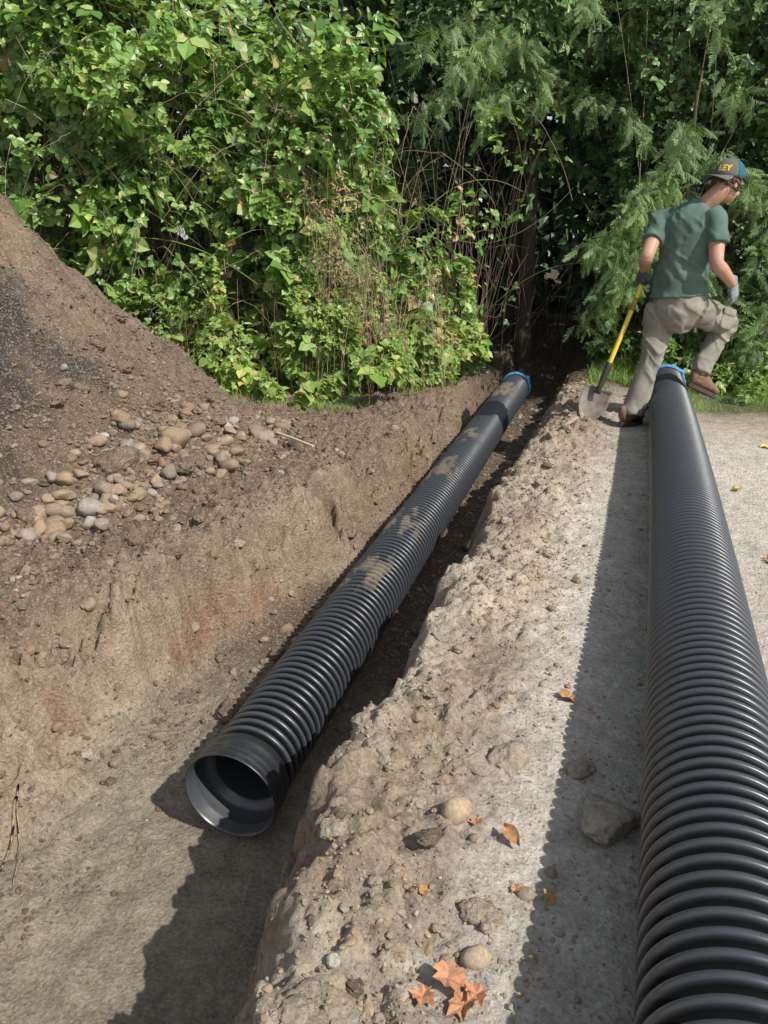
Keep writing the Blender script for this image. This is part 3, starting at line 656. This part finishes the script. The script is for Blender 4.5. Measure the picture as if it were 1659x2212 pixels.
# ---------------------------------------------------------------- person
def dense(P,Rd,n=24):
    P=np.array([list(p) for p in P],float);Rd=np.array([[r,r] if np.isscalar(r) else list(r) for r in Rd],float)
    A=np.concatenate([P,Rd],1);A=np.vstack([2*A[0]-A[1],A,2*A[-1]-A[-2]]);k=len(A)-3;o=[]
    for s in np.linspace(0,k,n,endpoint=True):
        i=min(int(s),k-1);u=s-i;p0,p1,p2,p3=A[i:i+4]
        o.append(.5*((2*p1)+(-p0+p2)*u+(2*p0-5*p1+4*p2-p3)*u*u+(-p0+3*p1-3*p2+p3)*u**3))
    o=np.array(o);return o[:,:3],np.maximum(o[:,3:],.002)
def tube(P,Rd,side=(1,0,0),n=24,seg=20,caps=True):
    P,Rr=dense(P,Rd,n);T=np.gradient(P,axis=0);T/=np.linalg.norm(T,axis=1,keepdims=True)
    s=np.array(list(side),float)[None]+0*T;u=s-(s*T).sum(1,keepdims=True)*T;u/=np.linalg.norm(u,axis=1,keepdims=True);v=np.cross(T,u)
    if caps:
        e=min(Rr[0]);P=np.vstack([P[0]-T[0]*e*.45,P,P[-1]+T[-1]*min(Rr[-1])*.45]);Rr=np.vstack([Rr[0]*.55,Rr,Rr[-1]*.55])
        u=np.vstack([u[0],u,u[-1]]);v=np.vstack([v[0],v,v[-1]])
    a=np.linspace(0,2*math.pi,seg,endpoint=False);m=len(P)
    V=(P[:,None]+u[:,None]*(Rr[:,0][:,None,None]*np.cos(a)[None,:,None])+v[:,None]*(Rr[:,1][:,None,None]*np.sin(a)[None,:,None])).reshape(-1,3)
    F=[(i*seg+k,i*seg+(k+1)%seg,(i+1)*seg+(k+1)%seg,(i+1)*seg+k) for i in range(m-1) for k in range(seg)]
    V=np.vstack([V,P[0],P[-1]]);c0=len(V)-2;c1=c0+1
    T3_=[(c0,(k+1)%seg,k) for k in range(seg)]+[(c1,(m-1)*seg+k,(m-1)*seg+(k+1)%seg) for k in range(seg)]
    return V,F+T3_
def ell(c,ax,r,n=None):
    V,F=I1 if n is None else I3;V=V*np.array(r);M=np.array([list(a) for a in ax]);return V@M+np.array(list(c)),[tuple(f) for f in F]
def remesh(name,parts,vox,mat,parent,smooth=3,disp=None):
    Vs=[];Fs=[];o=0
    for V,F in parts:
        Vs.append(V);Fs+= [tuple(int(q)+o for q in f) for f in F];o+=len(V)
    V=np.concatenate(Vs);me=bpy.data.meshes.new(name+'_src');me.from_pydata(V.tolist(),[],Fs);me.update()
    tmp=bpy.data.objects.new('tmp',me);COL.objects.link(tmp)
    m=tmp.modifiers.new('r','REMESH');m.mode='VOXEL';m.voxel_size=vox
    if smooth: s=tmp.modifiers.new('s','SMOOTH');s.iterations=smooth;s.factor=.5
    bpy.context.view_layer.update();dg=bpy.context.evaluated_depsgraph_get()
    nm=bpy.data.meshes.new_from_object(tmp.evaluated_get(dg));nm.name=name
    bpy.data.objects.remove(tmp)
    if disp is not None:
        n=len(nm.vertices);co_=np.empty(n*3,np.float32);nm.vertices.foreach_get('co',co_);co_=co_.reshape(-1,3)
        no=np.empty(n*3,np.float32);nm.vertices.foreach_get('normal',no);no=no.reshape(-1,3)
        co_=co_+no*disp(co_.astype(float))[:,None];nm.vertices.foreach_set('co',co_.astype(np.float32).ravel())
    nm.polygons.foreach_set('use_smooth',np.full(len(nm.polygons),True));nm.update()
    nm.materials.clear();nm.materials.append(mat)
    ob=bpy.data.objects.new(name,nm);COL.objects.link(ob)
    if parent is not None: ob.parent=parent;ob.matrix_parent_inverse=Matrix.Translation(-Vector(parent.location))
    return ob
def DW(X,F,z): return W(X,F,z).normalized()
person=empty('person',W(1.78,5.42,0),label='worker in green t-shirt and grey trousers holding a shovel mid-stride',category='person')
M_skin=simple('skin',(.46,.26,.18),.55,60,.08,.1,.001)
M_shirt=simple('green_cotton',(.10,.155,.128),.9,7,.30,.25,.003,0,.1)
M_pants=simple('grey_canvas',(.25,.235,.195),.9,9,.25,.3,.003,0,.1)
M_boot=simple('brown_leather',(.19,.11,.07),.7,30,.35,.3,.003)
M_sole=simple('boot_sole',(.07,.05,.04),.9,40,.3,.3,.003)
M_glove=simple('grey_glove',(.22,.245,.26),.8,60,.4,.3,.002)
M_glove2=simple('dark_glove',(.06,.08,.09),.8,60,.3,.3,.002)
M_hair=simple('brown_hair',(.075,.045,.025),.7,160,.5,.8,.006)
M_belt=simple('leather_belt',(.07,.04,.025),.6,30,.2,.2,.002)
sd=DW(.87,-.5,0)
fw=DW(.5,.87,0)
Ls,Rs=W(1.85,5.51,1.385),W(2.14,5.29,1.385)
Le,Re=W(1.735,5.35,1.165),W(2.135,5.19,1.125)
Lw,Rw=W(1.80,5.545,1.075),W(2.305,5.30,.985)
Lh,Rh=W(1.925,5.49,.80),W(2.09,5.37,.80)
Lk,Rk=W(1.862,5.44,.475),W(2.45,5.67,.715)
La,Ra=W(1.765,5.40,.10),W(2.262,5.56,.34)
f0=DW(.83,.42,0)
def headax(p):
    f=(f0*math.cos(math.radians(p))+Vector((0,0,-1))*math.sin(math.radians(p))).normalized()
    r=f.cross(Vector((0,0,1))).normalized();return f,r,r.cross(f).normalized()
f,rs,u=headax(20)
hc=W(2.215,5.38,1.615)
ax=(rs,f,u)
def hl(a,b,c): return hc+rs*a+f*b+u*c
def hand(wr,d,n,r,curl=.5,spread=.011):
    d=Vector(d).normalized();n=Vector(n);n=(n-d*n.dot(d)).normalized();tt=d.cross(n).normalized()
    parts=[tube([wr-d*.02,wr+d*.02,wr+d*.06,wr+d*.088],[(.026,.019),(.034,.018),(.042,.017),(.040,.014)] if r<.0095 else [(.031,.024),(.037,.021),(.045,.020),(.043,.016)],tt,12,14)]
    for i,(o,l) in enumerate(zip((-.030,-.010,.011,.031),(.062,.074,.078,.070))):
        p=wr+d*.085+tt*o;pts=[p-d*.012,p];a=0
        for j,k in enumerate((.45,.32,.26)):
            a+=curl*(1.0+.08*i);dr=d*math.cos(a)+n*math.sin(a)+tt*(o*1.2);p=p+dr.normalized()*l*k;pts.append(p)
        parts.append(tube(pts,[r*1.05,r*1.05,r,r*.92,r*.8],tt,14,10))
    p=wr+d*.022+tt*.022
    t1=p+(d*.5+tt*.8+n*.3).normalized()*.042;t2=t1+(d*.75+tt*.25+n*.6).normalized()*.034;t3=t2+(d*.7-tt*.1+n*.7).normalized()*.026
    parts.append(tube([p,t1,t2,t3],[r*1.45,r*1.25,r*1.1,r*.85],n,14,10))
    return parts
shA=W(1.45,5.476,.01);shT=W(1.835,5.56,1.11);sdr=(shT-shA).normalized()
grip=shA+sdr*1.06
Ld=DW(-.10,.3,-.75);Lnn=DW(.9,.35,.0)
Lw=grip-Ld*.075-Lnn*.036
Rd=DW(.38,.22,-.9);Rn=DW(-.55,.75,0)
def limb(a,b,c,ra,rb,rc,side,n=30):
    return tube([a,a.lerp(b,.5),b,b.lerp(c,.35),c],[ra,(ra+rb)/2*1.02,rb,(rb*.62+rc*.38)*1.12,rc],side,n,20)
neckb=W(2.085,5.40,1.46)
body=[ell(hc+u*.02,ax,(.077,.098,.098),1),ell(hl(0,.03,-.045),ax,(.058,.066,.072),1),ell(hl(0,.06,-.088),ax,(.032,.03,.025),1),
 tube([hl(0,.092,.012),hl(0,.108,-.012),hl(0,.118,-.030),hl(0,.098,-.040)],[.010,.0125,.016,.010],rs,10,10),
 ell(hl(0,.092,.022),ax,(.05,.012,.010),1),ell(hl(0,.094,-.060),ax,(.026,.010,.006),1),ell(hl(0,.090,-.070),ax,(.022,.011,.006),1),
 ell(hl(.078,-.005,-.018),ax,(.010,.019,.031),1),ell(hl(-.078,-.005,-.018),ax,(.010,.019,.031),1),
 tube([neckb-u*.06,neckb,hl(0,-.03,-.06),hl(0,-.01,0)],[.075,.06,.056,.05],sd,16,20),
 tube([W(2.01,5.42,.82),W(2.0,5.42,.97),W(2.02,5.41,1.15),W(2.03,5.41,1.33),W(2.07,5.40,1.45)],[(.13,.09),(.12,.085),(.14,.095),(.155,.095),(.08,.065)],sd,24,24),
 limb(Ls,Le,Lw,.057,.044,.030,sd),limb(Rs,Re,Rw,.057,.044,.030,sd),
 limb(Lh,Lk,La,.066,.048,.038,sd),limb(Rh,Rk,Ra,.066,.048,.038,sd)]
body+=hand(Lw,Ld,Lnn,.0085,1.0)+hand(Rw,Rd,Rn,.0085,.38)
remesh('body',body,.0055,M_skin,person,3)
M_eye=simple('eye_white',(.6,.58,.55),.2,10,.02,0)
for s_ in (-1,1):
    V,F=ell(hl(.030*s_,.086,.004),ax,(.011,.011,.009));o=mk_obj('eye',mk_mesh('eye',V,np.array(F)),M_eye);reparent(o,person)
hp_=[]
for i in range(150):
    a=random.uniform(math.radians(95),math.radians(265)) if i<110 else random.choice([-1,1])*random.uniform(1.15,1.75)
    r1=.078*math.sin(a);r2=.097*math.cos(a)
    c=hl(r1*1.0,r2*1.0,random.uniform(-.05,.03));q=Vector(rng.normal(size=3))*.006
    hp_.append(ell(c+q,ax,(random.uniform(.007,.012),)*3))
remesh('hair',hp_,.0035,M_hair,person,1)
# cloth creases: warped soft ridges running across the garment
def folds(fr,am,s,dx=.6,dz=1.4):
    def g(c):
        wx=fbm(c[:,0]*5+c[:,2]*3,c[:,1]*5-c[:,2]*4,3,s)
        ph=(c[:,0]*dx+c[:,1]*.4+c[:,2]*dz)*fr*6.28+wx*7
        amp=.6+.6*fbm(c[:,0]*4+3,c[:,1]*4+c[:,2]*4,2,s+9)
        ph2=(c[:,0]*1.1-c[:,1]*.5-c[:,2]*.8)*fr*8+wx*5
        return am*(.55*(np.sin(ph)*.5+.5)**3*np.clip(amp,0,1)+.35*(np.sin(ph2)*.5+.5)**3*np.clip(1-amp,0,1)+.4*wx-.15)
    return g
Ltx=Ls.lerp(Le,.60);Rtx=Rs.lerp(Re,.58)
shirt=[tube([W(2.0,5.42,.905),W(1.995,5.42,1.0),W(2.01,5.415,1.11),W(2.02,5.41,1.23),W(2.025,5.405,1.35),W(2.045,5.40,1.425),W(2.085,5.40,1.478)],[(.185,.147),(.172,.135),(.172,.13),(.186,.132),(.182,.122),(.135,.10),(.070,.068)],sd,30,32,caps=False),
 tube([Ls.lerp(neckb,.35),Ls,Ls.lerp(Le,.3),Ltx],[.07,.072,.071,.072],sd,16,22,caps=False),tube([Rs.lerp(neckb,.35),Rs,Rs.lerp(Re,.3),Rtx],[.07,.074,.073,.075],sd,16,22,caps=False)]
remesh('t_shirt',shirt,.0065,M_shirt,person,4,folds(3.4,.030,31))
pants=[tube([W(2.005,5.42,.945),W(2.005,5.42,.88),W(2.01,5.42,.80),W(2.01,5.42,.72)],[(.158,.122),(.166,.133),(.168,.14),(.125,.115)],sd,16,28),
 tube([Lh+Vector((0,0,.04)),Lh.lerp(Lk,.4),Lk,Lk.lerp(La,.5),La],[.106,.094,.076,.072,.076],sd,30,24,caps=False),
 tube([Rh+Vector((0,0,.04)),Rh.lerp(Rk,.45),Rk,Rk.lerp(Ra,.25),Rk.lerp(Ra,.6),Rk.lerp(Ra,.93)],[.110,.102,.080,.078,.074,.074],sd,34,24,caps=False),
 ell(Rk.lerp(Ra,.04),(sd,fw,Vector((0,0,1))),(.074,.08,.074),1)]
remesh('trousers',pants,.0065,M_pants,person,4,folds(4.6,.028,51,.9,1.0))
def superq(c,axs,r,e=.35):
    V,F=I3;V=np.sign(V)*np.abs(V)**e;V=V/np.abs(V).max(0)*np.array(r);return V@np.array([list(a) for a in axs])+np.array(list(c)),[tuple(q) for q in F]
th=(Rk-Rh).normalized();o3=th.cross(Vector((0,0,1))).normalized();o3=o3 if o3.dot(W(0,-1,0))>0 else -o3;up_=o3.cross(th)
pk=[superq(Rh.lerp(Rk,.62)+o3*.096,(th,up_,o3),(.08,.07,.016)),superq(Rh.lerp(Rk,.62)+o3*.109+up_*.05*(1 if up_.z>0 else -1),(th,up_,o3),(.084,.024,.012))]
remesh('cargo_pocket',pk,.005,M_pants,person,2)
remesh('belt',[tube([W(2.003,5.42,.915),W(2.003,5.42,.94)],[(.168,.131),(.166,.129)],sd,4,32,caps=False)],.006,M_belt,person,2)
remesh('glove',hand(Lw,Ld,Lnn,.0105,1.0),.0038,M_glove2,person,2)
remesh('glove',hand(Rw,Rd,Rn,.0105,.38)+[tube([Rw-Rd*.045,Rw],[(.036,.034),(.033,.027)],sd,5,16)],.0038,M_glove,person,2)
def boot(heel,toe,upv,ank):
    d=(toe-heel);L=d.length;d.normalize();upv=(upv-d*upv.dot(d)).normalized();s_=d.cross(upv)
    st=[(0.0,.030,.055),(.12,.036,.062),(.35,.038,.060),(.6,.046,.042),(.82,.046,.034),(.96,.034,.026)]
    P=[heel+d*(L*a)+upv*(.022+h) for a,w,h in st];Rd_=[(w,h) for a,w,h in st]
    up=[tube(P,Rd_,s_,22,20),tube([heel+d*L*.2+upv*.05,(heel+d*L*.22+upv*.05).lerp(ank,.6),ank],[(.042,.05),(.045,.05),.05],s_,10,18)]
    b=remesh('boot',up,.006,M_boot,person,2)
    V=[];n=24;F=[]
    for zz in (0,.026):
        for k in range(n):
            a=2*math.pi*k/n;lx=.5-.5*math.cos(a);w=.038+.012*math.sin(math.pi*(lx-.2)) 
            V.append(list(heel+d*(L*(1.03*lx-.01))+s_*(math.sin(a)*w*1.08)+upv*zz))
    F=[(k,(k+1)%n,n+(k+1)%n,n+k) for k in range(n)]
    me=bpy.data.meshes.new('sole');me.from_pydata(V,[],F+[tuple(range(n))[::-1],tuple(range(n,2*n))]);me.materials.append(M_sole)
    o=bpy.data.objects.new('sole',me);COL.objects.link(o);o.parent=b
    return b,o
gz0=hp(*W(1.76,5.4)[:2])
boot(W(1.675,5.36,gz0+.012),W(1.87,5.52,gz0+.004),Vector((0,0,1)),La+Vector((0,0,.03)))
boot(W(2.185,5.53,.275),W(2.425,5.63,.165),DW(.35,.1,1),Ra)
M_capg=simple('grey_cap_fabric',(.11,.115,.095),.9,60,.15,.2,.001)
M_capb=simple('blue_cap_mesh',(.015,.10,.15),.8,200,.4,.5,.002)
M_yel=simple('yellow_thread',(.70,.48,.04),.7,100,.1,.1,.001)
CR=(.090,.110,.108)
cf_,cr_,cu_=headax(7)
def cl2(a,b,c): return hc+cr_*a+cf_*b+cu_*c
def capp(az,elv,k=1.0):
    return cl2(CR[0]*math.sin(az)*math.cos(elv)*k,-CR[1]*math.cos(az)*math.cos(elv)*k,.034+CR[2]*(math.sin(elv)*k))
def dome(name,a0,a1,mat,par):
    V=[];F=[];n=24;m=12
    for i in range(m+1):
        for j in range(n+1): V.append(list(capp(lerp(a0,a1,j/n),lerp(-.12,math.pi/2,i/m),1-.012*(abs((j/n*4)%1-.5)<.04))))
    for i in range(m):
        for j in range(n): F.append((i*(n+1)+j,i*(n+1)+j+1,(i+1)*(n+1)+j+1,(i+1)*(n+1)+j))
    o=mk_obj(name,mk_mesh(name,np.array(V),np.array(F)),mat);so=o.modifiers.new('s','SOLIDIFY');so.thickness=.003;so.offset=0
    return o
cap=dome('cap',-1.35,1.35,M_capg,None);reparent(cap,person)
mesh_b=dome('cap_mesh_panel',1.35,2*math.pi-1.35,M_capb,None);mesh_b.parent=cap
V=[];F=[];n=20
for i in range(7):
    for j in range(n+1):
        az=lerp(-1.1,1.1,j/n);q=i/6;e=capp(az,-.10,1.0);ext=.090*q*math.cos(az*1.1)**.5
        V.append(list(e-cf_*ext+cr_*(math.sin(az)*.01*q)-cu_*(.004+.022*q*abs(az)**1.6+.010*q)))
for i in range(6):
    for j in range(n): F.append((i*(n+1)+j,i*(n+1)+j+1,(i+1)*(n+1)+j+1,(i+1)*(n+1)+j))
brim=mk_obj('brim',mk_mesh('brim',np.array(V),np.array(F)),M_capg);so=brim.modifiers.new('s','SOLIDIFY');so.thickness=.006;brim.parent=cap
V,F=ell(cl2(0,0,.034+CR[2]),ax,(.008,.008,.005));bt=mk_obj('cap_button',mk_mesh('cap_button',V,np.array(F)),M_capb);bt.parent=cap
cu=bpy.data.curves.new('lettering','FONT');cu.body='LEY';cu.size=.054;cu.extrude=.0008;cu.offset=.0016;cu.align_x='CENTER';cu.resolution_u=3
to=bpy.data.objects.new('t',cu);COL.objects.link(to);bpy.context.view_layer.update()
tm=bpy.data.meshes.new_from_object(to.evaluated_get(bpy.context.evaluated_depsgraph_get()));bpy.data.objects.remove(to)
tc=np.empty(len(tm.vertices)*3,np.float32);tm.vertices.foreach_get('co',tc);tc=tc.reshape(-1,3)
nv=[list(capp(.46+x/.100,.16+y/.115,1.024+z*6)) for (x,y,z) in tc]
tm.vertices.foreach_set('co',np.array(nv,np.float32).ravel());tm.materials.clear();tm.materials.append(M_yel);tm.update()
tx=bpy.data.objects.new('lettering',tm);COL.objects.link(tx);tx.parent=cap;tx['label']='yellow embroidered letters LEY'
# ---------------------------------------------------------------- shovel
shovel=empty('shovel',shA,label='round point shovel with yellow handle, blade resting on the soil',category='shovel')
M_hy=simple('yellow_fibreglass',(.75,.55,.06),.4,30,.12,.1,.001);M_bk=simple('label_print',(.30,.19,.04),.5,120,.9,.1,.001)
M_steel=simple('worn_steel',(.24,.20,.165),.6,14,.45,.3,.002,.25);M_sock=simple('black_steel',(.04,.04,.04),.5,40,.3,.2,.001)
def part(name,VF,mat,par=shovel):
    V,F=VF;me=bpy.data.meshes.new(name);me.from_pydata(np.array(V).tolist(),[],[tuple(map(int,q)) for q in F]);me.materials.append(mat)
    me.polygons.foreach_set('use_smooth',np.full(len(me.polygons),True))
    o=bpy.data.objects.new(name,me);COL.objects.link(o);o.parent=par;o.matrix_parent_inverse=Matrix.Translation(-Vector(shovel.location));return o
part('handle',tube([shA+sdr*.36,shA+sdr*1.13],[.0165,.0165],sd,12,18),M_hy)
part('label_sleeve',tube([shA+sdr*.84,shA+sdr*.93],[.0170,.0170],sd,4,18,caps=False),M_bk)
tocam=-W(0.05,1,0).normalized();bn=(tocam*.75+Vector((0,0,.65)));bn=(bn-sdr*bn.dot(sdr)).normalized();bs=sdr.cross(bn).normalized()
bd=(sdr*.90+bn*-.12).normalized();bn2=(bn-bd*bn.dot(bd)).normalized()
part('socket',tube([shA+sdr*.46,shA+sdr*.36,shA+sdr*.27,shA+sdr*.235-bn*.004],[.019,.021,.018,(.026,.010)],bs,14,16),M_sock)
V=[];F=[];m=18;n=14
for i in range(m+1):
    s=i/m;w=.108*min(1,(math.sin(min(1,s*1.5)*math.pi/2))**.75)*(1-.06*s) 
    if s>.93: w*=.97
    for j in range(n+1):
        q=2*j/n-1
        V.append(list(shA+bd*(.275*s)+bs*(w*q)+bn2*(.030*q*q-.016+.012*(1-s)**2+(.012*(s>.97)))))
for i in range(m):
    for j in range(n): F.append((i*(n+1)+j,i*(n+1)+j+1,(i+1)*(n+1)+j+1,(i+1)*(n+1)+j))
bl=part('blade',(V,F),M_steel);so=bl.modifiers.new('s','SOLIDIFY');so.thickness=.003
# ---------------------------------------------------------------- light, world, camera
S=SUN
sun=bpy.data.lights.new('sun','SUN');sun.energy=5.0;sun.angle=math.radians(.5);sun.color=(1,.965,.90)
so=bpy.data.objects.new('sun',sun);COL.objects.link(so);so.rotation_euler=S.to_track_quat('Z','Y').to_euler();so.location=(3,-2,6)
w=bpy.data.worlds.new('World');sc.world=w;w.use_nodes=True;nt=w.node_tree
sk=nt.nodes.new('ShaderNodeTexSky');sk.sky_type='NISHITA';sk.sun_disc=False;sk.sun_elevation=math.asin(S.z);sk.sun_rotation=math.atan2(S.x,S.y)
hs=nt.nodes.new('ShaderNodeHueSaturation');hs.inputs['Saturation'].default_value=.5;nt.links.new(sk.outputs[0],hs.inputs['Color'])
bg=nt.nodes['Background'];bg.inputs[1].default_value=.14;nt.links.new(hs.outputs[0],bg.inputs[0])
cam=bpy.data.cameras.new('camera');cam.sensor_fit='VERTICAL';cam.sensor_height=34.6;cam.lens=26;cam.clip_end=400;cam.clip_start=.02
co_=bpy.data.objects.new('camera',cam);COL.objects.link(co_);co_.location=(0,0,1.2);co_.rotation_euler=(math.radians(90-18.8),0,math.radians(18));sc.camera=co_
